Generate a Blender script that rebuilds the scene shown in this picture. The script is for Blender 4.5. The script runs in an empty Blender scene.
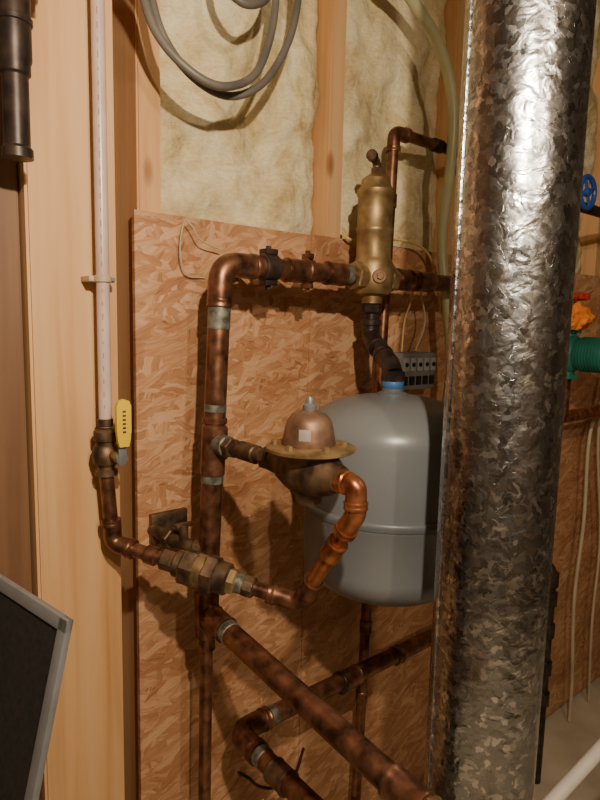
import bpy, bmesh, math, random
from mathutils import Vector, Matrix, noise
random.seed(3)
V=Vector
# ------------------------------------------------------------------ materials
def newmat(name):
    m=bpy.data.materials.new(name); m.use_nodes=True
    nt=m.node_tree; b=nt.nodes['Principled BSDF']; return m,nt,b
def N(nt,t,**k):
    n=nt.nodes.new(t)
    for a,v in k.items(): setattr(n,a,v)
    return n
def ramp(nt,stops):
    r=N(nt,'ShaderNodeValToRGB'); e=r.color_ramp.elements
    while len(e)<len(stops): e.new(0.5)
    for i,(p,c) in enumerate(stops): e[i].position=p; e[i].color=(*c,1)
    return r
def bump(nt,b,h,strength,dist):
    n=N(nt,'ShaderNodeBump'); n.inputs['Strength'].default_value=strength; n.inputs['Distance'].default_value=dist
    nt.links.new(h,n.inputs['Height']); nt.links.new(n.outputs[0],b.inputs['Normal'])
def coords(nt,scale=(1,1,1),rot=(0,0,0)):
    t=N(nt,'ShaderNodeTexCoord'); m=N(nt,'ShaderNodeMapping')
    m.inputs['Scale'].default_value=scale; m.inputs['Rotation'].default_value=rot
    nt.links.new(t.outputs['Object'],m.inputs[0]); return m.outputs[0]
def mottled(name,c1,c2,rough=.5,metal=0,scale=20,r2=None,bs=0.0,stretch=(1,1,1),pos=(.35,.65)):
    m,nt,b=newmat(name)
    n=N(nt,'ShaderNodeTexNoise'); n.inputs['Scale'].default_value=scale; n.inputs['Detail'].default_value=6
    nt.links.new(coords(nt,stretch),n.inputs['Vector'])
    r=ramp(nt,[(pos[0],c1),(pos[1],c2)]); nt.links.new(n.outputs['Fac'],r.inputs[0])
    nt.links.new(r.outputs[0],b.inputs['Base Color'])
    b.inputs['Metallic'].default_value=metal
    if r2 is None: b.inputs['Roughness'].default_value=rough
    else:
        mr=N(nt,'ShaderNodeMapRange'); mr.inputs['To Min'].default_value=rough; mr.inputs['To Max'].default_value=r2
        nt.links.new(n.outputs['Fac'],mr.inputs[0]); nt.links.new(mr.outputs[0],b.inputs['Roughness'])
    if bs: bump(nt,b,n.outputs['Fac'],bs,.003)
    return m
def mat_osb():
    m,nt,b=newmat('osb_strandboard')
    warp=N(nt,'ShaderNodeTexNoise'); warp.inputs['Scale'].default_value=14; warp.inputs['Detail'].default_value=6
    tc=N(nt,'ShaderNodeTexCoord'); nt.links.new(tc.outputs['Object'],warp.inputs['Vector'])
    add=N(nt,'ShaderNodeMixRGB',blend_type='ADD'); add.inputs[0].default_value=.036
    nt.links.new(tc.outputs['Object'],add.inputs[1]); nt.links.new(warp.outputs['Color'],add.inputs[2])
    prev=None
    for i,(ang,sx,sz) in enumerate([(0.1,17,70),(-.55,21,85),(.75,19,80),(1.35,24,74),(-.15,28,105),(.4,16,66)]):
        rot=N(nt,'ShaderNodeVectorRotate',rotation_type='Y_AXIS'); rot.inputs['Angle'].default_value=ang
        mp=N(nt,'ShaderNodeMapping')
        nt.links.new(add.outputs[0],rot.inputs['Vector']); nt.links.new(rot.outputs[0],mp.inputs[0])
        mp.inputs['Scale'].default_value=(sx,1,sz); mp.inputs['Location'].default_value=(i*3.3,i*7.7,i*1.7)
        vo=N(nt,'ShaderNodeTexVoronoi'); vo.inputs['Scale'].default_value=1
        nt.links.new(mp.outputs[0],vo.inputs['Vector'])
        gn=N(nt,'ShaderNodeTexNoise'); gn.inputs['Scale'].default_value=1; gn.inputs['Detail'].default_value=4
        mp2=N(nt,'ShaderNodeMapping'); mp2.inputs['Scale'].default_value=(25,20,260); nt.links.new(rot.outputs[0],mp2.inputs[0]); nt.links.new(mp2.outputs[0],gn.inputs['Vector'])
        sp=N(nt,'ShaderNodeSeparateColor'); nt.links.new(vo.outputs['Color'],sp.inputs[0])
        ma=N(nt,'ShaderNodeMath',operation='MULTIPLY_ADD'); ma.inputs[1].default_value=.9; nt.links.new(gn.outputs['Fac'],ma.inputs[0])
        mb=N(nt,'ShaderNodeMath',operation='MULTIPLY'); mb.inputs[1].default_value=.55; nt.links.new(sp.outputs[0],mb.inputs[0])
        nt.links.new(mb.outputs[0],ma.inputs[2])
        if prev is None: prev=ma.outputs[0]
        else:
            gt=N(nt,'ShaderNodeMath',operation='GREATER_THAN'); gt.inputs[1].default_value=.6
            nt.links.new(sp.outputs[1],gt.inputs[0])
            mx=N(nt,'ShaderNodeMix'); nt.links.new(gt.outputs[0],mx.inputs[0])
            nt.links.new(prev,mx.inputs[2]); nt.links.new(ma.outputs[0],mx.inputs[3]); prev=mx.outputs[0]
    r=ramp(nt,[(.22,(.20,.075,.030)),(.38,(.43,.20,.092)),(.7,(.55,.29,.145)),(.98,(.70,.43,.25))])
    nt.links.new(prev,r.inputs[0])
    big=N(nt,'ShaderNodeTexNoise'); big.inputs['Scale'].default_value=6; big.inputs['Detail'].default_value=7
    nt.links.new(coords(nt),big.inputs['Vector'])
    fr=ramp(nt,[(.35,(.76,.67,.60)),(.62,(1.0,1.0,1.0))]); nt.links.new(big.outputs['Fac'],fr.inputs[0])
    mul=N(nt,'ShaderNodeMixRGB',blend_type='MULTIPLY'); mul.inputs[0].default_value=.9
    nt.links.new(r.outputs[0],mul.inputs[1]); nt.links.new(fr.outputs[0],mul.inputs[2])
    nt.links.new(mul.outputs[0],b.inputs['Base Color']); b.inputs['Roughness'].default_value=.5
    bump(nt,b,prev,.4,.002)
    return m
def mat_wood(name,c1,c2,c3):
    m,nt,b=newmat(name)
    n=N(nt,'ShaderNodeTexNoise'); n.inputs['Scale'].default_value=4; n.inputs['Detail'].default_value=7
    n.inputs['Distortion'].default_value=.4
    nt.links.new(coords(nt,(10,10,.4)),n.inputs['Vector'])
    n3=N(nt,'ShaderNodeTexNoise'); n3.inputs['Scale'].default_value=1; n3.inputs['Detail'].default_value=3
    nt.links.new(coords(nt,(14,14,1.2)),n3.inputs['Vector'])
    mx=N(nt,'ShaderNodeMix'); mx.inputs[0].default_value=.45
    nt.links.new(n.outputs['Fac'],mx.inputs[2]); nt.links.new(n3.outputs['Fac'],mx.inputs[3])
    r=ramp(nt,[(.3,c1),(.47,c2),(.65,c3)]); nt.links.new(mx.outputs[0],r.inputs[0])
    vo=N(nt,'ShaderNodeTexVoronoi'); vo.inputs['Scale'].default_value=1; nt.links.new(coords(nt,(9,9,3.4)),vo.inputs['Vector'])
    kr=ramp(nt,[(.0,(.30,.20,.15)),(.06,(.55,.42,.33)),(.11,(1,1,1))]); nt.links.new(vo.outputs['Distance'],kr.inputs[0])
    mul=N(nt,'ShaderNodeMixRGB',blend_type='MULTIPLY'); mul.inputs[0].default_value=.8
    nt.links.new(r.outputs[0],mul.inputs[1]); nt.links.new(kr.outputs[0],mul.inputs[2])
    nt.links.new(mul.outputs[0],b.inputs['Base Color']); b.inputs['Roughness'].default_value=.55
    bump(nt,b,n.outputs['Fac'],.12,.002)
    return m
def mat_duct():
    m,nt,b=newmat('galvanised_steel')
    co=coords(nt)
    wn=N(nt,'ShaderNodeTexNoise'); wn.inputs['Scale'].default_value=60; wn.inputs['Detail'].default_value=3
    nt.links.new(co,wn.inputs['Vector'])
    add=N(nt,'ShaderNodeMixRGB',blend_type='ADD'); add.inputs[0].default_value=.03
    nt.links.new(co,add.inputs[1]); nt.links.new(wn.outputs['Color'],add.inputs[2])
    vo=N(nt,'ShaderNodeTexVoronoi'); vo.inputs['Scale'].default_value=110; nt.links.new(add.outputs[0],vo.inputs['Vector'])
    sp=N(nt,'ShaderNodeSeparateColor'); nt.links.new(vo.outputs['Color'],sp.inputs[0])
    r=ramp(nt,[(0,(.34,.355,.37)),(.72,(.44,.455,.47)),(1,(.80,.81,.82))]); nt.links.new(sp.outputs[0],r.inputs[0])
    nt.links.new(r.outputs[0],b.inputs['Base Color'])
    mr=N(nt,'ShaderNodeMapRange'); mr.inputs['To Min'].default_value=.20; mr.inputs['To Max'].default_value=.33
    nt.links.new(sp.outputs[1],mr.inputs[0]); nt.links.new(mr.outputs[0],b.inputs['Roughness'])
    b.inputs['Metallic'].default_value=1
    n2=N(nt,'ShaderNodeTexNoise'); n2.inputs['Scale'].default_value=42; n2.inputs['Detail'].default_value=2.5; n2.inputs['Distortion'].default_value=.5
    nt.links.new(coords(nt,(1,1,1.2)),n2.inputs['Vector'])
    ad=N(nt,'ShaderNodeMath',operation='MULTIPLY_ADD'); ad.inputs[1].default_value=.03
    nt.links.new(sp.outputs[2],ad.inputs[0]); nt.links.new(n2.outputs['Fac'],ad.inputs[2])
    bump(nt,b,ad.outputs[0],.5,.0045)
    return m
OSB=mat_osb()
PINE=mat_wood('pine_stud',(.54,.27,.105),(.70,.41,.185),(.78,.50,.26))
PINE_SHADED=mat_wood('shaded_pine',(.10,.045,.02),(.17,.085,.04),(.24,.13,.065))  # darker pine: shade of the left-hand recess put into the wood colour
DUCT=mat_duct()
COPPER=mottled('tarnished_copper',(.085,.038,.024),(.33,.155,.088),.26,.78,45,.48,.05,pos=(.32,.66))
COPNEW=mottled('bright_copper',(.22,.07,.03),(.55,.22,.10),.25,.8,45,.42)
SOLDER=mottled('solder_patina',(.09,.08,.065),(.28,.29,.24),.5,.5,75,bs=.1)
BRASS=mottled('tarnished_brass',(.22,.14,.06),(.44,.31,.15),.38,.65,30,.55)
BRONZE=mottled('dark_bronze',(.07,.045,.03),(.23,.145,.085),.4,.7,45,.6,.1)
BELL=mottled('bronze_bell',(.17,.095,.06),(.33,.20,.13),.46,.65,34,.55)
BLACKI=mottled('black_iron',(.02,.016,.014),(.07,.047,.037),.42,.4,40,bs=.1)
TANK=mottled('tank_grey_paint',(.19,.21,.225),(.22,.24,.255),.34,.1,6)
TANKD=mottled('tank_seam_grey',(.15,.165,.18),(.18,.195,.21),.4,.1,6)
PEXM=mottled('milky_pex',(.58,.42,.36),(.72,.57,.50),.3,0,12)
HOSE=mottled('pale_vinyl_hose',(.42,.42,.24),(.54,.53,.33),.35,0,8)
CABLE=mottled('grey_cable_jacket',(.10,.092,.08),(.17,.155,.13),.45,0,15)
YEL=mottled('yellow_vinyl',(.75,.50,.02),(.85,.60,.04),.4,0,15)
YWIRE=mottled('yellow_wire_jacket',(.62,.45,.13),(.7,.52,.2),.5,0,15)
WWIRE=mottled('beige_wire_jacket',(.48,.40,.27),(.58,.5,.36),.5,0,15)
BLUE=mottled('blue_enamel',(.01,.04,.22),(.02,.08,.35),.4,0,15)
BLUEP=mottled('blue_tape',(.03,.13,.35),(.06,.2,.45),.5,0,15)
GREEN=mottled('green_pump_enamel',(.01,.12,.085),(.02,.20,.14),.4,0,15)
ORANGE=mottled('orange_cloth_weave',(.7,.17,.02),(.85,.28,.04),.8,0,40)
RED=mottled('red_enamel',(.45,.03,.02),(.6,.05,.03),.5,0,15)
TEAL=mottled('teal_plastic',(.02,.2,.18),(.03,.28,.24),.4,0,15)
GREYP=mottled('grey_plastic',(.16,.165,.17),(.22,.23,.24),.5,0,15)
GREYL=mottled('light_grey_metal',(.18,.19,.20),(.25,.26,.27),.4,.3,15)
GREYB=mottled('terminal_grey',(.32,.33,.34),(.40,.41,.42),.5,0,15)
DARK=mottled('dark_screen_mesh',(.008,.007,.006),(.02,.016,.013),.9,0,150)
WHITE=mottled('white_pvc',(.6,.56,.5),(.7,.66,.6),.35,0,10)
BEIGE=mottled('beige_clip',(.5,.4,.28),(.58,.47,.33),.5,0,10)
CONC=mottled('concrete',(.50,.43,.31),(.66,.58,.44),.85,0,6,bs=.2)
PLAST=mottled('dim_plaster',(.12,.09,.06),(.17,.125,.085),.9,0,4)
INK=mottled('label_white',(.34,.31,.27),(.44,.41,.36),.5,0.2,30)
TXT=mottled('red_print',(.45,.22,.18),(.5,.26,.2),.6,0,30)
def mat_ins():
    m,nt,b=newmat('fibreglass_insulation')
    n=N(nt,'ShaderNodeTexNoise'); n.inputs['Scale'].default_value=9; n.inputs['Detail'].default_value=10; n.inputs['Roughness'].default_value=.64; n.inputs['Distortion'].default_value=1.0
    nt.links.new(coords(nt),n.inputs['Vector'])
    r=ramp(nt,[(.30,(.46,.33,.14)),(.41,(.68,.55,.30)),(.53,(.80,.70,.44)),(.66,(.88,.81,.58))])
    nt.links.new(n.outputs['Fac'],r.inputs[0])
    fb=N(nt,'ShaderNodeTexNoise'); fb.inputs['Scale'].default_value=30; fb.inputs['Detail'].default_value=8; fb.inputs['Distortion'].default_value=3
    nt.links.new(coords(nt,(1,1,3)),fb.inputs['Vector'])
    fr=ramp(nt,[(.35,(.82,.78,.70)),(.6,(1,1,1))]); nt.links.new(fb.outputs['Fac'],fr.inputs[0])
    mul=N(nt,'ShaderNodeMixRGB',blend_type='MULTIPLY'); mul.inputs[0].default_value=.8
    nt.links.new(r.outputs[0],mul.inputs[1]); nt.links.new(fr.outputs[0],mul.inputs[2])
    nt.links.new(mul.outputs[0],b.inputs['Base Color'])
    b.inputs['Roughness'].default_value=.95
    n2=N(nt,'ShaderNodeTexNoise'); n2.inputs['Scale'].default_value=45; n2.inputs['Detail'].default_value=8
    nt.links.new(coords(nt),n2.inputs['Vector']); bump(nt,b,n2.outputs['Fac'],.7,.008)
    return m
INS=mat_ins()
# ------------------------------------------------------------------ builder
def fillet(pts,rad,n=7):
    pts=[V(p) for p in pts]; out=[pts[0]]
    for i in range(1,len(pts)-1):
        a,b,c=pts[i-1],pts[i],pts[i+1]
        u=(a-b); w=(c-b); lu,lw=u.length,w.length; u.normalize(); w.normalize()
        ang=u.angle(w)
        if abs(ang-math.pi)<.02: out.append(b); continue
        d=min(rad/math.tan(ang/2),lu*.49,lw*.49)
        p0=b+u*d; p1=b+w*d
        for k in range(n+1):
            t=k/n; out.append(p0*(1-t)**2+b*2*t*(1-t)+p1*t*t)
    out.append(pts[-1]); return out
def spline(pts,n=8):
    pts=[V(p) for p in pts]; P=[pts[0]*2-pts[1]]+pts+[pts[-1]*2-pts[-2]]; out=[]
    for i in range(1,len(P)-2):
        p0,p1,p2,p3=P[i-1:i+3]
        for k in range(n):
            t=k/n
            out.append(.5*((2*p1)+(p2-p0)*t+(2*p0-5*p1+4*p2-p3)*t*t+(3*p1-p0-3*p2+p3)*t**3))
    out.append(pts[-1]); return out
class B:
    def __init__(s,name): s.name=name; s.bm=bmesh.new(); s.mats=[]
    def mi(s,m):
        if m not in s.mats: s.mats.append(m)
        return s.mats.index(m)
    def rings(s,rings,mat,closed=False,caps=True):
        k=s.mi(mat); bm=s.bm; rv=[[bm.verts.new(p) for p in r] for r in rings]; n=len(rv[0])
        for a,b in zip(rv,rv[1:]):
            for j in range(n):
                f=bm.faces.new((a[j],a[(j+1)%n],b[(j+1)%n],b[j])); f.material_index=k
        if caps:
            for r in (rv[0][::-1],rv[-1]):
                f=bm.faces.new(r); f.material_index=k
    def tube(s,pts,r,mat,seg=20):
        pts=[V(p) for p in pts]; rs=r if isinstance(r,list) else [r]*len(pts)
        t=(pts[1]-pts[0]).normalized(); a=t.orthogonal().normalized(); R=[]
        for i,p in enumerate(pts):
            if i==0: tt=pts[1]-pts[0]
            elif i==len(pts)-1: tt=pts[-1]-pts[-2]
            else: tt=(pts[i+1]-pts[i]).normalized()+(pts[i]-pts[i-1]).normalized()
            tt.normalize(); a=(a-tt*a.dot(tt)).normalized(); b=tt.cross(a)
            R.append([p+(a*math.cos(2*math.pi*j/seg)+b*math.sin(2*math.pi*j/seg))*rs[i] for j in range(seg)])
        s.rings(R,mat)
    def lathe(s,prof,o,axis,mat,seg=32,ref=None):
        o=V(o); ax=V(axis).normalized(); a=(V(ref) if ref else ax.orthogonal()); a=(a-ax*a.dot(ax)).normalized(); b=ax.cross(a)
        s.rings([[o+ax*h+(a*math.cos(2*math.pi*j/seg)+b*math.sin(2*math.pi*j/seg))*max(r,1e-4) for j in range(seg)] for r,h in prof],mat)
    def cyl(s,p,axis,r,h,mat,seg=24,bev=.12):
        e=min(r,h)*bev; ax=V(axis).normalized(); o=V(p)-ax*h/2
        s.lathe([(r-e,0),(r,e),(r,h-e),(r-e,h)],o,ax,mat,seg)
    def band(s,p,q,t,h,r,mat,seg=24):
        p,q=V(p),V(q); s.cyl(p.lerp(q,t),q-p,r,h,mat,seg)
    def cup(s,p,axis,r,h,mat):
        ax=V(axis).normalized(); o=V(p)-ax*h/2; e=.0025
        s.lathe([(r*.86,0),(r*1.04,0),(r*1.06,e),(r,e*2),(r,h-e*2),(r*1.06,h-e),(r*1.04,h),(r*.86,h)],o,ax,mat,28)
    def box(s,c,size,mat,rot=None,bev=.1):
        k=s.mi(mat); c=V(c)
        r=bmesh.ops.create_cube(s.bm,size=1); vs=r['verts']
        M=Matrix.Diagonal((*size,1))
        R=rot.to_4x4() if rot else Matrix.Identity(4)
        bmesh.ops.transform(s.bm,matrix=Matrix.Translation(c)@R@M,verts=vs)
        fs={f for v in vs for f in v.link_faces}
        for f in fs: f.material_index=k
        if bev:
            es=list({e for v in vs for e in v.link_edges})
            bmesh.ops.bevel(s.bm,geom=es,offset=min(size)*bev,segments=2,affect='EDGES',profile=.5,material=k)
    def finish(s,ang=35):
        bm=s.bm; bmesh.ops.recalc_face_normals(bm,faces=bm.faces)
        for f in bm.faces: f.smooth=True
        for e in bm.edges:
            if len(e.link_faces)==2 and e.calc_face_angle(0)>math.radians(ang): e.smooth=False
        me=bpy.data.meshes.new(s.name); bm.to_mesh(me); bm.free()
        for m in s.mats: me.materials.append(m)
        o=bpy.data.objects.new(s.name,me); bpy.context.collection.objects.link(o); return o
def slab(name,lo,hi,mat,bev=.0):
    b=B(name); lo,hi=V(lo),V(hi); b.box((lo+hi)/2,hi-lo,mat,bev=0)
    if bev: bmesh.ops.bevel(b.bm,geom=b.bm.edges[:],offset=bev,segments=2,affect='EDGES')
    return b.finish()
# ------------------------------------------------------------------ camera
CAM=V((0,-.95,1.4))
F=V((.634,.763,-.1266)).normalized(); R=V((.771,-.637,.0226)); R=(R-F*R.dot(F)).normalized(); U=R.cross(F)
cam=bpy.data.objects.new('camera',bpy.data.cameras.new('camera')); bpy.context.collection.objects.link(cam)
cam.matrix_world=Matrix(((R.x,U.x,-F.x,CAM.x),(R.y,U.y,-F.y,CAM.y),(R.z,U.z,-F.z,CAM.z),(0,0,0,1)))
cam.data.lens=27; cam.data.sensor_width=36; cam.data.clip_start=.02
bpy.context.scene.camera=cam
# ------------------------------------------------------------------ room
slab('floor',(-1.3,-2.3,-.05),(2.9,.2,0),CONC)
slab('ceiling',(-1.3,-2.3,2.45),(2.9,.2,2.5),PLAST)
slab('wall_back',(-1.3,.11,0),(2.9,.2,2.45),PINE_SHADED)
slab('wall_left',(-1.35,-2.3,0),(-1.3,.2,2.45),PLAST)
slab('wall_right',(2.8,-2.3,0),(2.9,.11,2.45),PLAST)
slab('wall_front',(-1.3,-2.35,0),(2.8,-2.3,2.45),PLAST)
for i,(a,b_) in enumerate([(.442,.485),(.862,.903),(1.268,1.308),(1.675,1.715),(2.08,2.12),(2.49,2.53)]):
    slab('wall_stud',(a,.012,0),(b_,.108,2.45),PINE,.003)
slab('wall_stud',(-.02,.0,0),(.02,.108,2.45),PINE_SHADED,.003)
slab('wall_stud',(.200,-.018,0),(.249,.108,2.45),PINE_SHADED,.003)
slab('pine_board',(.252,-.04,0),(.383,.108,2.45),PINE,.004)
slab('osb_panel',(.43,0,.02),(.8095,.011,1.578),OSB,.0006)
slab('osb_panel',(.8105,0,.02),(2.79,.011,1.58),OSB,.0006)
def batt(x0,x1,z0,z1,seed):
    b=B('insulation_batt'); k=b.mi(INS); nx=int((x1-x0)/.010); nz=int((z1-z0)/.010); g=[]
    for i in range(nx+1):
        col=[]
        for j in range(nz+1):
            x=x0+(x1-x0)*i/nx; z=z0+(z1-z0)*j/nz
            e=math.sin(math.pi*i/nx)**.4
            y=.058-.035*e-.026*noise.fractal(V((x*7,seed,z*6)),1,2,5)-.007*noise.noise(V((x*30,seed,z*25)))
            col.append(b.bm.verts.new((x,max(min(y,.1),.014),z)))
        g.append(col)
    for i in range(nx):
        for j in range(nz):
            b.bm.faces.new((g[i][j],g[i+1][j],g[i+1][j+1],g[i][j+1])).material_index=k
    b.finish(80)
for i,(a,b_) in enumerate([(.488,.859),(.906,1.265),(1.311,1.672),(1.718,2.077),(2.123,2.487)]): batt(a,b_,1.5,2.44,i*3.7)
# ------------------------------------------------------------------ heating main pipe
r=.0178
b=B('copper_heating_pipe')
E=V((.521,-.12,1.491)); BT=V((.496,-.12,.915)); OUT=V((.497,-.66,.862))
sepL=V((.81,-.12,1.492)); sepR=V((.925,-.12,1.493))
b.tube(fillet([sepL,E,BT],.035),r,COPPER)
b.tube(fillet([sepR,(1.45,-.12,1.495),(1.45,-.002,1.495)],.035),r,COPPER)
dv=(BT-E).normalized()
b.tube(fillet([E+V((.062,0,0)),E,E+dv*.062],.04,10),r*1.13,COPPER)
b.cup(E+V((.06,0,0)),(1,0,0),r*1.13,.010,COPPER); b.cup(E+dv*.062,dv,r*1.12,.012,COPPER); b.cyl(E+dv*.085,dv,r*1.03,.04,SOLDER)
for t,h,rr,m in [(.40,.014,1.04,SOLDER),(.52,.085,1.13,COPPER),(.435,.010,1.15,COPPER),(.60,.02,1.04,SOLDER),(.86,.02,1.12,COPPER),(.93,.05,1.13,COPPER)]:
    b.band(E,BT,t,h,r*rr,m)
b.cup(sepL-V((.045,0,0)),(1,0,0),r*1.16,.04,COPPER); b.cyl(sepL-V((.018,0,0)),(1,0,0),r*1.12,.026,SOLDER)
b.cup(E+V((.155,0,0)),(1,0,0),r*1.14,.05,COPPER)
b.cup(sepR+V((.03,0,0)),(1,0,0),r*1.2,.04,COPPER); b.cup(sepR+V((.095,0,0)),(1,0,0),r*1.16,.05,COPPER)
b.cyl(BT,(0,0,1),r*1.16,.085,COPPER)
b.cyl(BT+V((0,0,.052)),(0,0,1),r*1.05,.03,SOLDER)
b.tube([BT,OUT],r,COPPER); d=(OUT-BT).normalized()
b.cup(BT+d*.04,d,r*1.16,.045,COPPER); b.cyl(BT+d*.07,d,r*1.06,.016,SOLDER)
b.cup(BT+d*.44,d,r*1.14,.05,COPPER); b.cup(BT+d*.475,d,r*1.16,.01,BRASS)
b.tube([BT-V((0,0,.03)),(.487,-.12,.0)],.011,COPPER); b.cup(BT-V((0,0,.05)),(0,0,1),.0145,.03,COPPER)
b.finish()
def hanger(x,z,mat,y=-.12,rr=.0178,w=.014):
    b=B('pipe_hanger'); b.cyl((x,y,z),(1,0,0),rr*1.28,w,mat)
    b.box((x,y,z+rr*1.45),(w*.8,.022,.009),mat); b.box((x,y,z-rr*1.45),(w*.8,.022,.009),mat)
    b.tube([(x,y+rr,z),(x,-.004,z)],.005,mat,12); b.cyl((x,-.004,z),(0,1,0),.02,.006,mat)
    b.cyl((x,y,z-rr*1.45-.006),(0,0,1),.005,.010,mat,6); b.cyl((x,y,z+rr*1.45+.006),(0,0,1),.005,.008,mat,6)
    b.finish()
hanger(.614,1.492,BLACKI,w=.030); hanger(.70,1.492,COPPER); hanger(1.3,1.494,BLACKI)
# ------------------------------------------------------------------ air separator
b=B('brass_air_separator'); c=V((.867,-.12,0))
b.lathe([(.012,1.440),(.02,1.442),(.021,1.456),(.034,1.460),(.039,1.468),(.040,1.516),(.036,1.524),(.0335,1.53),(.0335,1.575),(.0355,1.578),(.0355,1.584),(.0335,1.587),(.0335,1.642),(.0355,1.645),(.036,1.655),(.030,1.662),(.027,1.676),(.019,1.682),(.014,1.685)],c,(0,0,1),BRASS,40)
b.cyl(c+V((0,0,1.69)),(0,0,1),.012,.014,BRONZE,6)
b.tube(fillet([c+V((0,0,1.69)),c+V((0,0,1.706)),c+V((-.025,-.012,1.714))],.01),.008,BRONZE,14)
b.cyl(c+V((-.026,-.012,1.713)),(-1,-.4,.2),.0105,.012,BRONZE)
for sx in (-1,1):
    b.cyl(c+V((sx*.045,0,1.492)),(1,0,0),.028,.022,BRASS,6); b.cyl(c+V((sx*.035,0,1.492)),(1,0,0),.025,.04,BRASS)
b.cyl(c+V((-.020,-.036,1.492)),(-.5,-.86,0),.013,.006,BELL); b.cyl(c+V((-.022,-.040,1.492)),(-.5,-.86,0),.007,.006,BRASS,6)
b.finish()
T=V((.792,-.25,0))
b=B('black_iron_nipple')
pts=[(.867,-.12,1.437),(.867,-.12,1.378),(.80,-.235,1.330),(T.x,T.y,1.300)]
b.tube(fillet(pts,.02),.0125,BLACKI)
b.cyl((.867,-.12,1.432),(0,0,1),.019,.018,BLACKI,8)
b.tube(fillet([(.867,-.12,1.41),(.867,-.12,1.378),(.845,-.157,1.362)],.02),.0175,BLACKI); b.cyl((.867,-.12,1.405),(0,0,1),.020,.012,BLACKI)
b.tube(fillet([(.822,-.197,1.345),(.80,-.235,1.332),(T.x,T.y,1.315)],.02),.0175,BLACKI); b.cyl((.84,-.166,1.358),(.50,.86,.3),.019,.012,BLACKI); b.cyl((.822,-.197,1.346),(.50,.86,.3),.019,.010,BLACKI)
b.cyl((T.x,T.y,1.312),(0,0,1),.02,.02,BLACKI,8)
b.finish()
# ------------------------------------------------------------------ expansion tank
b=B('expansion_tank'); rt=.150; z0,z1=.922,1.280
prof=[]
for k in range(15):
    a=math.pi/2*k/14; prof.append((rt*math.sin(a)**.82 if k else .001, z0+.072*(1-math.cos(a))))
zs=1.090
prof+= [(rt,zs-.014),(rt+.0015,zs-.012),(rt+.001,zs-.009)]
b.lathe(prof,(T.x,T.y,0),(0,0,1),TANK,72)
b.lathe([(rt-.004,zs-.010),(rt+.003,zs-.009),(rt+.005,zs-.003),(rt+.005,zs+.002),(rt+.001,zs+.006),(rt-.004,zs+.006)],(T.x,T.y,0),(0,0,1),TANKD,72)
prof=[(rt-.001,zs+.004),(rt-.001,zs+.02)]
for k in range(15):
    a=math.pi/2*(1-k/14); prof.append((rt*math.sin(a)**.80 if k<14 else .001, z1-.072*(1-math.cos(a))))
b.lathe(prof,(T.x,T.y,0),(0,0,1),TANK,72)
b.lathe([(.026,z1-.004),(.026,z1+.003),(.018,z1+.006),(.018,z1+.012)],(T.x,T.y,0),(0,0,1),TANKD,32)
b.cyl((T.x,T.y,z1+.018),(0,0,1),.019,.014,BLUEP)
b.cyl((T.x,T.y,z0-.006),(0,0,1),.008,.02,BRASS)
b.finish(50)
# ------------------------------------------------------------------ galvanised duct
b=B('galvanised_flue_pipe'); D=V((.707,-.517,0))
for za,zb in [(0.0,.655),(.64,2.45)]:
    rr=.075 if za else .0765
    hs=[za+(zb-za)*i/60 for i in range(61)]
    b.rings([[D+V((rr*math.cos(2*math.pi*j/72),rr*math.sin(2*math.pi*j/72),h)) for j in range(72)] for h in hs],DUCT)
a=math.radians(150)
b.box(D+V((.0755*math.cos(a),.0755*math.sin(a),1.55)),(.003,.009,1.79),DUCT,Matrix.Rotation(a,3,'Z'),.2)
b.finish()
# ------------------------------------------------------------------ riser behind tank
b=B('copper_riser_pipe')
L=[(1.42,-.06,1.80),(.978,-.06,1.80),(.93,-.06,.0)]
b.tube(fillet([(1.42,.012,1.80)]+L,.022),.0115,COPPER); dv=(V(L[2])-V(L[1])).normalized()
b.tube(fillet([V(L[1])+V((.035,0,0)),L[1],V(L[1])+dv*.035],.024,8),.0138,COPPER)
b.cup(V(L[1])+V((.036,0,0)),(1,0,0),.0148,.01,COPPER); b.cup(V(L[1])+dv*.036,dv,.0148,.01,COPPER)
b.cyl((1.12,-.06,1.80),(1,0,0),.0145,.03,BLACKI)
for z in (1.66,.72,.55): b.cyl(V((.978,-.06,1.8)).lerp(V((.93,-.06,0)),(1.8-z)/1.8),(0,0,1),.0138,.03,COPPER)
b.finish()
# ------------------------------------------------------------------ lower return pipe
b=B('copper_return_pipe')
A=V((1.30,-.12,.664)); C=V((.560,-.12,.666)); O=V((.560,-.75,.659))
b.tube(fillet([V((1.30,-.12,0)),A,C,O],.035),r,COPPER)
b.tube(fillet([C+V((.06,0,0)),C,C-V((0,.06,0))],.04,10),r*1.14,COPPER)
b.cup(C+V((.062,0,0)),(1,0,0),r*1.16,.014,COPPER); b.cyl(C+V((.078,0,0)),(1,0,0),r*1.06,.018,SOLDER); b.cup(C-V((0,.062,0)),(0,1,0),r*1.16,.014,COPPER)
b.cyl(C-V((0,.078,0)),(0,1,0),r*1.06,.018,SOLDER)
b.cup((.84,-.12,.663),(1,0,0),r*1.16,.05,COPPER); b.cup((.815,-.12,.663),(1,0,0),r*1.22,.008,BLACKI); b.cup((.99,-.12,.663),(1,0,0),r*1.12,.02,COPPER)
b.cup((.560,-.25,.663),(0,1,0),r*1.18,.04,BRONZE)
b.finish()
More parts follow.
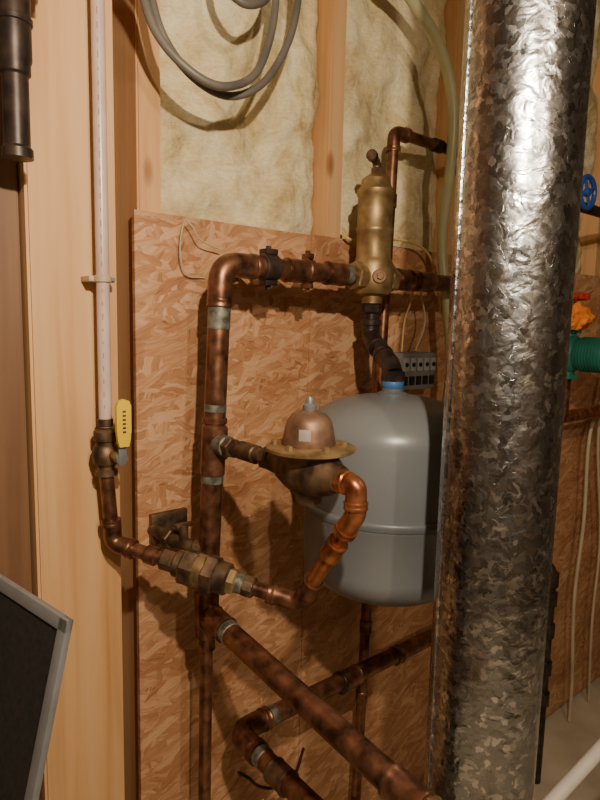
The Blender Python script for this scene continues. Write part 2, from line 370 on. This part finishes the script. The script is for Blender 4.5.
# ------------------------------------------------------------------ fill line: prv
b=B('pressure_reducing_valve'); zc=1.203; px=.52
tee=V((.511,-.12,zc))
b.cyl(tee,(0,0,1),r*1.17,.055,COPPER); b.cyl(tee+V((0,-.025,0)),(0,1,0),.017,.03,SOLDER); b.cyl(tee+V((0,-.045,0)),(0,1,0),.0165,.02,BRONZE,6)
b.tube([tee,(px,-.35,zc)],.0115,BRONZE); b.cyl((.515,-.21,zc),(0,1,0),.0145,.045,BRONZE); b.cyl((.517,-.262,zc),(0,1,0),.018,.022,BRONZE,8)
P=V((px,-.345,zc))
b.lathe([(.010,-.085),(.018,-.083),(.020,-.055),(.026,-.045),(.034,-.02),(.036,.0),(.034,.02),(.026,.045),(.020,.055),(.018,.064),(.01,.065)],P,(0,-1,0),BRONZE,32)
b.lathe([(.008,-.046),(.02,-.044),(.024,-.03),(.032,-.01),(.036,.01),(.044,.02),(.050,.024),(.050,.030)],P,(0,0,1),BRONZE,36)
b.lathe([(.057,.026),(.061,.028),(.061,.032),(.057,.034),(.03,.036)],P+V((.003,0,0)),(0,0,1),BRASS,40)
b.lathe([(.036,.034),(.037,.038),(.035,.046),(.033,.058),(.030,.068),(.024,.076),(.014,.080),(.010,.082)],P,(0,0,1),BELL,40)
b.lathe([(.0085,.08),(.0095,.082),(.0095,.089),(.006,.091),(.0055,.097),(.004,.100)],P,(0,0,1),GREYL,12)
for k in range(6):
    a=k*math.pi/3+.3; b.cyl(P+V((.047*math.cos(a),.047*math.sin(a),.037)),(0,0,1),.005,.006,BRASS,6)
b.box(P+V((-.026,-.022,.053)),(.002,.016,.015),INK,Matrix.Rotation(math.radians(40),3,'Z'))
b.finish()
b=B('copper_fill_pipe')
Q=[(px+.002,-.41,zc-.002),(px+.008,-.430,zc-.004),(px+.008,-.430,zc-.042),(.536,-.315,.996),(.354,-.075,1.054),(.346,-.075,1.165)]
q=[V(x) for x in Q]
b.tube(fillet(q[:4],.015)[:],.0112,COPNEW)
b.cyl((px,-.416,zc-.002),(0,1,0),.0165,.014,COPNEW,8)
b.tube(fillet([q[0],q[1],q[2]],.02),.0138,COPNEW); b.cup(q[2]+V((0,0,.012)),(0,0,1),.0150,.01,COPNEW)
b.tube(fillet([q[2]+V((0,0,.005)),q[2],q[2].lerp(q[3],.14)],.02),.0136,COPNEW)
dd=(q[3]-q[2]); b.cup(q[2].lerp(q[3],.16),dd,.015,.01,COPNEW); b.cup(q[2].lerp(q[3],.36),dd,.0145,.03,COPNEW)
b.tube(fillet(q[2:],.02),.0111,COPPER)
b.cup(q[2].lerp(q[3],.8),dd,.0145,.03,COPPER)
b.tube(fillet([q[3].lerp(q[2],.15),q[3],q[3].lerp(q[4],.13)],.028,8),.0138,COPPER)
ex=q[4]-q[3]; b.cup(q[3].lerp(q[4],.14),ex,.0148,.012,COPPER)
def on(t): return q[3].lerp(q[4],t)
for t,h,rr,m,sg in [(.26,.018,.0165,BRONZE,8),(.30,.02,.015,SOLDER,24),(.36,.022,.020,BRASS,6),(.41,.03,.024,BRONZE,28),(.46,.02,.030,BRONZE,6),(.51,.022,.025,BRASS,28),(.57,.026,.028,BRONZE,6),(.62,.02,.020,BRONZE,24),(.68,.026,.0165,BRONZE,8),(.78,.02,.0145,COPPER,24)]:
    b.cyl(on(t),ex,rr,h,m,sg)
b.tube(fillet([q[4].lerp(q[3],.1),q[4],q[4]+V((0,0,.03))],.02),.0138,COPPER); b.cup(q[4].lerp(q[3],.105),ex,.0148,.01,COPPER); b.cup(q[4]+V((-.002,0,.034)),(0,0,1),.0148,.01,COPPER)
b.finish()
b=B('brass_drain_cock')
b.tube([(.500,-.12,1.02),(.465,-.06,1.03),(.457,-.002,1.035)],.011,BRONZE); b.cyl((.49,-.107,1.022),(.6,-.8,0),.017,.02,BRONZE,8)
b.cyl((.465,-.05,1.03),(.1,-1,0),.018,.02,BRONZE,6)
b.box((.485,-.006,1.035),(.07,.012,.055),BRONZE); b.cyl((.475,-.08,1.045),(0,0,1),.008,.03,BRONZE); b.box((.475,-.08,1.06),(.03,.01,.006),BRONZE)
b.finish()
# ------------------------------------------------------------------ pex line and yellow valve
b=B('ball_valve'); c=V((.346,-.075,0))
b.lathe([(.012,1.162),(.017,1.164),(.017,1.172),(.013,1.175),(.013,1.178),(.019,1.183),(.0215,1.195),(.019,1.208),(.015,1.212),(.015,1.216),(.018,1.218),(.018,1.232),(.013,1.236)],c,(0,0,1),BRONZE,12)
b.cyl(c+V((.004,-.028,1.197)),(0,1,0),.008,.03,BRASS,8); b.cyl(c+V((.006,-.044,1.197)),(0,1,0),.010,.006,GREYL,6)
outl=[(-.007,0),(-.0095,.010),(-.011,.024),(-.011,.060),(-.008,.067),(0,.070),(.008,.067),(.011,.060),(.011,.024),(.0095,.010),(.007,0)]
k0=c+V((.006,-.048,1.216))
b.rings([[k0+V((x,y,z)) for x,z in outl] for y in (0.0,-.007)],YEL)
b.box(c+V((.006,-.047,1.203)),(.012,.003,.03),GREYL)
for i in range(6): b.box(k0+V((0,-.0073,.022+i*.006)),(.005,.0004,.0028),BRONZE,bev=0)
b.finish()
b=B('pex_water_pipe')
b.tube([c+V((0,0,1.238)),c+V((0,0,1.8)),c+V((0,0,2.45))],.0095,PEXM)
for i in range(60): b.box(c+V((-.0045,-.0084,1.27+i*.019)),(.0014,.0006,.004+.006*random.random()),TXT,bev=0)
b.cyl(c+V((0,0,1.245)),(0,0,1),.0115,.012,BRONZE)
b.finish()
b=B('pipe_clip'); z=1.458
b.cyl(c+V((0,0,z)),(0,0,1),.0125,.010,BEIGE); b.box(c+V((.0,.018,z)),(.040,.034,.008),BEIGE); b.cyl(c+V((.015,-.001,z)),(0,1,0),.003,.004,GREYL); b.finish()
# ------------------------------------------------------------------ black pipe top left
b=B('black_drain_pipe'); c=V((.228,-.10,0))
b.lathe([(.012,1.600),(.019,1.601),(.019,1.612),(.016,1.616),(.016,1.70),(.019,1.703),(.019,1.715),(.021,1.72),(.021,1.79),(.019,1.80),(.018,1.82),(.018,2.45)],c,(0,0,1),BLACKI,28)
b.cyl(c+V((.0,0,1.81)),(0,0,1),.0235,.016,BLACKI); b.cyl(c+V((0,0,1.765)),(0,0,1),.023,.008,BLACKI)
b.cyl(c+V((.022,-.01,1.83)),(1,-.3,0),.009,.03,BLACKI); b.box(c+V((.026,-.020,1.825)),(.012,.014,.04),TEAL)
b.finish()
# ------------------------------------------------------------------ hoses, cables, wires
def run(name,pts,rad,mat,n=8,seg=12):
    b=B(name); b.tube(spline(pts,n),rad,mat,seg); return b.finish()
run('vinyl_hose',[(.743,-.1,2.259),(.862,-.1,2.087),(.97,-.1,2.037),(1.064,-.1,1.976),(1.117,-.1,1.876),(1.132,-.09,1.745),(1.148,-.065,1.598),(1.164,-.078,1.439),(1.180,-.085,1.30),(1.19,-.06,1.119),(1.19,-.04,.8)],.0115,HOSE,8,18)
b=B('coiled_cable')
for pts in ([(.391,-.05,1.982),(.421,-.07,1.892),(.437,-.09,1.815),(.48,-.1,1.767),(.544,-.1,1.754),(.61,-.1,1.789),(.668,-.09,1.869),(.698,-.08,1.954),(.716,-.06,2.065)],
            [(.379,-.05,1.978),(.404,-.08,1.882),(.42,-.1,1.813),(.459,-.12,1.767),(.511,-.13,1.752),(.576,-.12,1.785),(.622,-.10,1.855),(.650,-.08,1.945),(.655,-.06,2.05)],
            [(.54,-.05,2.03),(.535,-.09,1.93),(.555,-.11,1.895),(.588,-.11,1.90),(.63,-.09,1.94),(.69,-.05,2.06)]):
    b.tube(spline(pts,8),.0065,CABLE,12)
b.finish()
run('thermostat_wire',[(.893,-.004,1.60),(.893,-.02,1.578),(.955,-.03,1.574),(1.043,-.03,1.59),(1.132,-.03,1.576),(1.179,-.03,1.522),(1.226,-.01,1.441)],.003,YWIRE)
run('thermostat_wire',[(1.069,-.05,1.492),(1.07,-.05,1.46),(1.049,-.05,1.413),(1.043,-.05,1.342)],.0022,YWIRE)
run('thermostat_wire',[(1.11,-.04,1.482),(1.12,-.05,1.41),(1.09,-.05,1.342)],.0022,WWIRE)
run('loose_wire',[(.561,-.003,1.476),(.519,-.01,1.48),(.502,-.02,1.518),(.510,-.02,1.565),(.519,-.03,1.559),(.537,-.03,1.537),(.583,-.02,1.526)],.0012,WWIRE,8,8)
run('romex_cable',[(2.13,-.04,1.402),(2.087,-.04,1.164),(2.008,-.05,1.035),(2.02,-.05,.756),(1.998,-.05,.476),(2.034,-.05,.166),(2.04,-.05,.006)],.006,WWIRE)
run('romex_cable',[(2.07,-.06,1.235),(2.053,-.06,1.03),(2.16,-.05,.656),(2.155,-.05,.353),(2.21,-.04,.006)],.005,WWIRE)
run('black_wire',[(.608,-.06,.519),(.60,-.07,.535),(.61,-.09,.53),(.63,-.09,.505),(.67,-.09,.48),(.73,-.08,.47),(.78,-.05,.49)],.003,BLACKI)
# ------------------------------------------------------------------ terminal box
b=B('relay_terminal_box')
b.box((1.100,-.028,1.296),(.124,.052,.085),GREYP,bev=.06)
for i in range(5):
    b.box((1.052+i*.024,-.056,1.312),(.017,.006,.03),GREYB); b.cyl((1.052+i*.024,-.06,1.312),(0,1,0),.005,.003,DARK)
    b.box((1.052+i*.024,-.056,1.275),(.015,.004,.02),DARK)
b.finish()
# ------------------------------------------------------------------ right side equipment
b=B('blue_gate_valve'); c=V((1.385,-.15,1.725))
b.tube(fillet([(1.33,.012,1.725),(1.33,-.15,1.725),(2.3,-.15,1.725)],.03),.014,BLACKI); b.cyl(c+V((.03,0,0)),(1,0,0),.024,.05,BLUE,8)
b.cyl(c+V((.08,0,0)),(1,0,0),.02,.11,BLUE); b.cyl(c+V((.08,-.03,0)),(0,1,0),.018,.05,BLUE)
b.cyl(c+V((.08,-.07,0)),(0,1,0),.006,.05,BRASS,10)
w=c+V((.08,-.09,0))
ringp=[w+V((.036*math.cos(t*math.pi/16),0,.036*math.sin(t*math.pi/16))) for t in range(33)]
b.tube(ringp,.006,BLUE,10)
for k in range(4):
    a=k*math.pi/2+.4; b.tube([w,w+V((.036*math.cos(a),0,.036*math.sin(a)))],.004,BLUE,8)
b.cyl(w,(0,1,0),.010,.012,BLUE)
b.finish()
b=B('circulator_pump'); c=V((1.61,-.15,1.335))
b.tube([(1.61,-.15,1.16),(1.61,-.15,1.475)],.015,COPPER)
b.lathe([(.02,-.03),(.045,-.028),(.05,-.01),(.05,.02),(.04,.03)],c,(0,-1,0),GREEN,32)
b.cyl(c+V((0,0,.062)),(0,0,1),.032,.012,GREEN,6); b.cyl(c-V((0,0,.062)),(0,0,1),.032,.012,GREEN,6); b.cyl(c,(0,0,1),.02,.13,GREEN)
b.lathe([(.03,.028),(.042,.03),(.044,.036),(.044,.105),(.040,.115),(.02,.118)],c,(0,-1,0),GREEN,32)
for k in range(8): b.cyl(c+V((0,-.045-k*.008,0)),(0,1,0),.047,.003,GREEN)
b.box(c+V((.05,-.08,.01)),(.03,.06,.06),GREYP)
b.finish()
b=B('orange_rag'); k=b.mi(ORANGE); c=V((1.60,-.17,1.438))
bm2=bmesh.ops.create_icosphere(b.bm,subdivisions=4,radius=1)
for v in bm2['verts']:
    n_=noise.fractal(v.co*2.2,1,2,3); v.co=c+V((v.co.x*.05,v.co.y*.035,v.co.z*.032))*(1+.45*n_)+V((0,0,-.02*abs(v.co.x)))
b.finish(180)
b=B('red_lever_handle'); b.box((1.60,-.19,1.487),(.05,.008,.014),RED); b.cyl((1.61,-.17,1.487),(0,1,0),.01,.05,RED); b.finish()
b=B('copper_branch_pipe'); b.tube(fillet([(1.36,-.002,1.150),(1.36,-.12,1.150),(2.6,-.12,1.150)],.035),.0178,COPNEW)
for x in (1.62,1.9,2.1): b.cup((x,-.12,1.150),(1,0,0),.021,.04,COPNEW)
b.finish()
b=B('black_iron_pipe'); b.tube(fillet([(1.68,-.0,.70),(1.68,-.12,.70),(1.68,-.12,0)],.03),.016,BLACKI)
for z in (.66,.60,.50,.38,.28): b.cyl((1.68,-.12,z),(0,0,1),.022,.045,BLACKI)
b.finish()
b=B('white_pvc_pipe'); q=[(.83,-.55,0),(.84,-.545,.645),(.99,-.575,.717),(1.3,-.6,.74),(2.75,-.6,.74)]
b.tube(fillet(q,.03),.011,WHITE); b.finish()
# ------------------------------------------------------------------ framed screen bottom left
b=B('framed_window_screen'); C0=V((.19,-.37,1.10)); a=V((-.033,.136,.008)).normalized(); d=V((-.213,.011,-.977)); d=(d-a*d.dot(a)).normalized(); n=a.cross(d)
Wd,H=.335,1.115
Rm=Matrix((a,d,n)).transposed()
b.box(C0+a*Wd/2+d*H/2,(Wd-.01,H-.01,.003),DARK,Rm,0)
fw=.014
for cc,sz in [(a*Wd/2+d*fw/2,(Wd,fw,.008)),(a*Wd/2+d*(H-fw/2),(Wd,fw,.008)),(a*fw/2+d*H/2,(fw,H,.008)),(a*(Wd-fw/2)+d*H/2,(fw,H,.008))]:
    b.box(C0+cc,sz,GREYL,Rm,.15)
b.finish()
# ------------------------------------------------------------------ lights: unseen key bulb plus an added second bulb
gm,nt,bs=newmat('lit_bulb'); bs.inputs['Emission Color'].default_value=(1,.8,.55,1); bs.inputs['Emission Strength'].default_value=6
def bulb(p,e,rad):
    LP=V(p); ld=bpy.data.lights.new('unseen_bulb_light','POINT'); ld.energy=e; ld.color=(1,.82,.61); ld.shadow_soft_size=rad
    lo=bpy.data.objects.new('unseen_bulb_light',ld); lo.location=LP; bpy.context.collection.objects.link(lo)
    b=B('unseen_light_bulb')
    b.lathe([(.004,.045),(.02,.05),(.03,.07),(.03,.085),(.018,.115),(.014,.13)],LP,(0,0,1),gm,24)
    b.lathe([(.014,.12),(.018,.122),(.018,.16),(.01,.17),(.003,.172),(.003,2.45-LP.z)],LP,(0,0,1),BLACKI,20); b.finish()
bulb((.12,-1.03,1.83),46,.014)  # unseen key lamp, placed so the duct shadow misses the tank
bulb((.05,-2.0,2.1),34,.03)  # second unseen lamp, added for softer shadows
w=bpy.data.worlds.new('world'); bpy.context.scene.world=w; w.use_nodes=True
w.node_tree.nodes['Background'].inputs[0].default_value=(.9,.75,.55,1); w.node_tree.nodes['Background'].inputs[1].default_value=.15
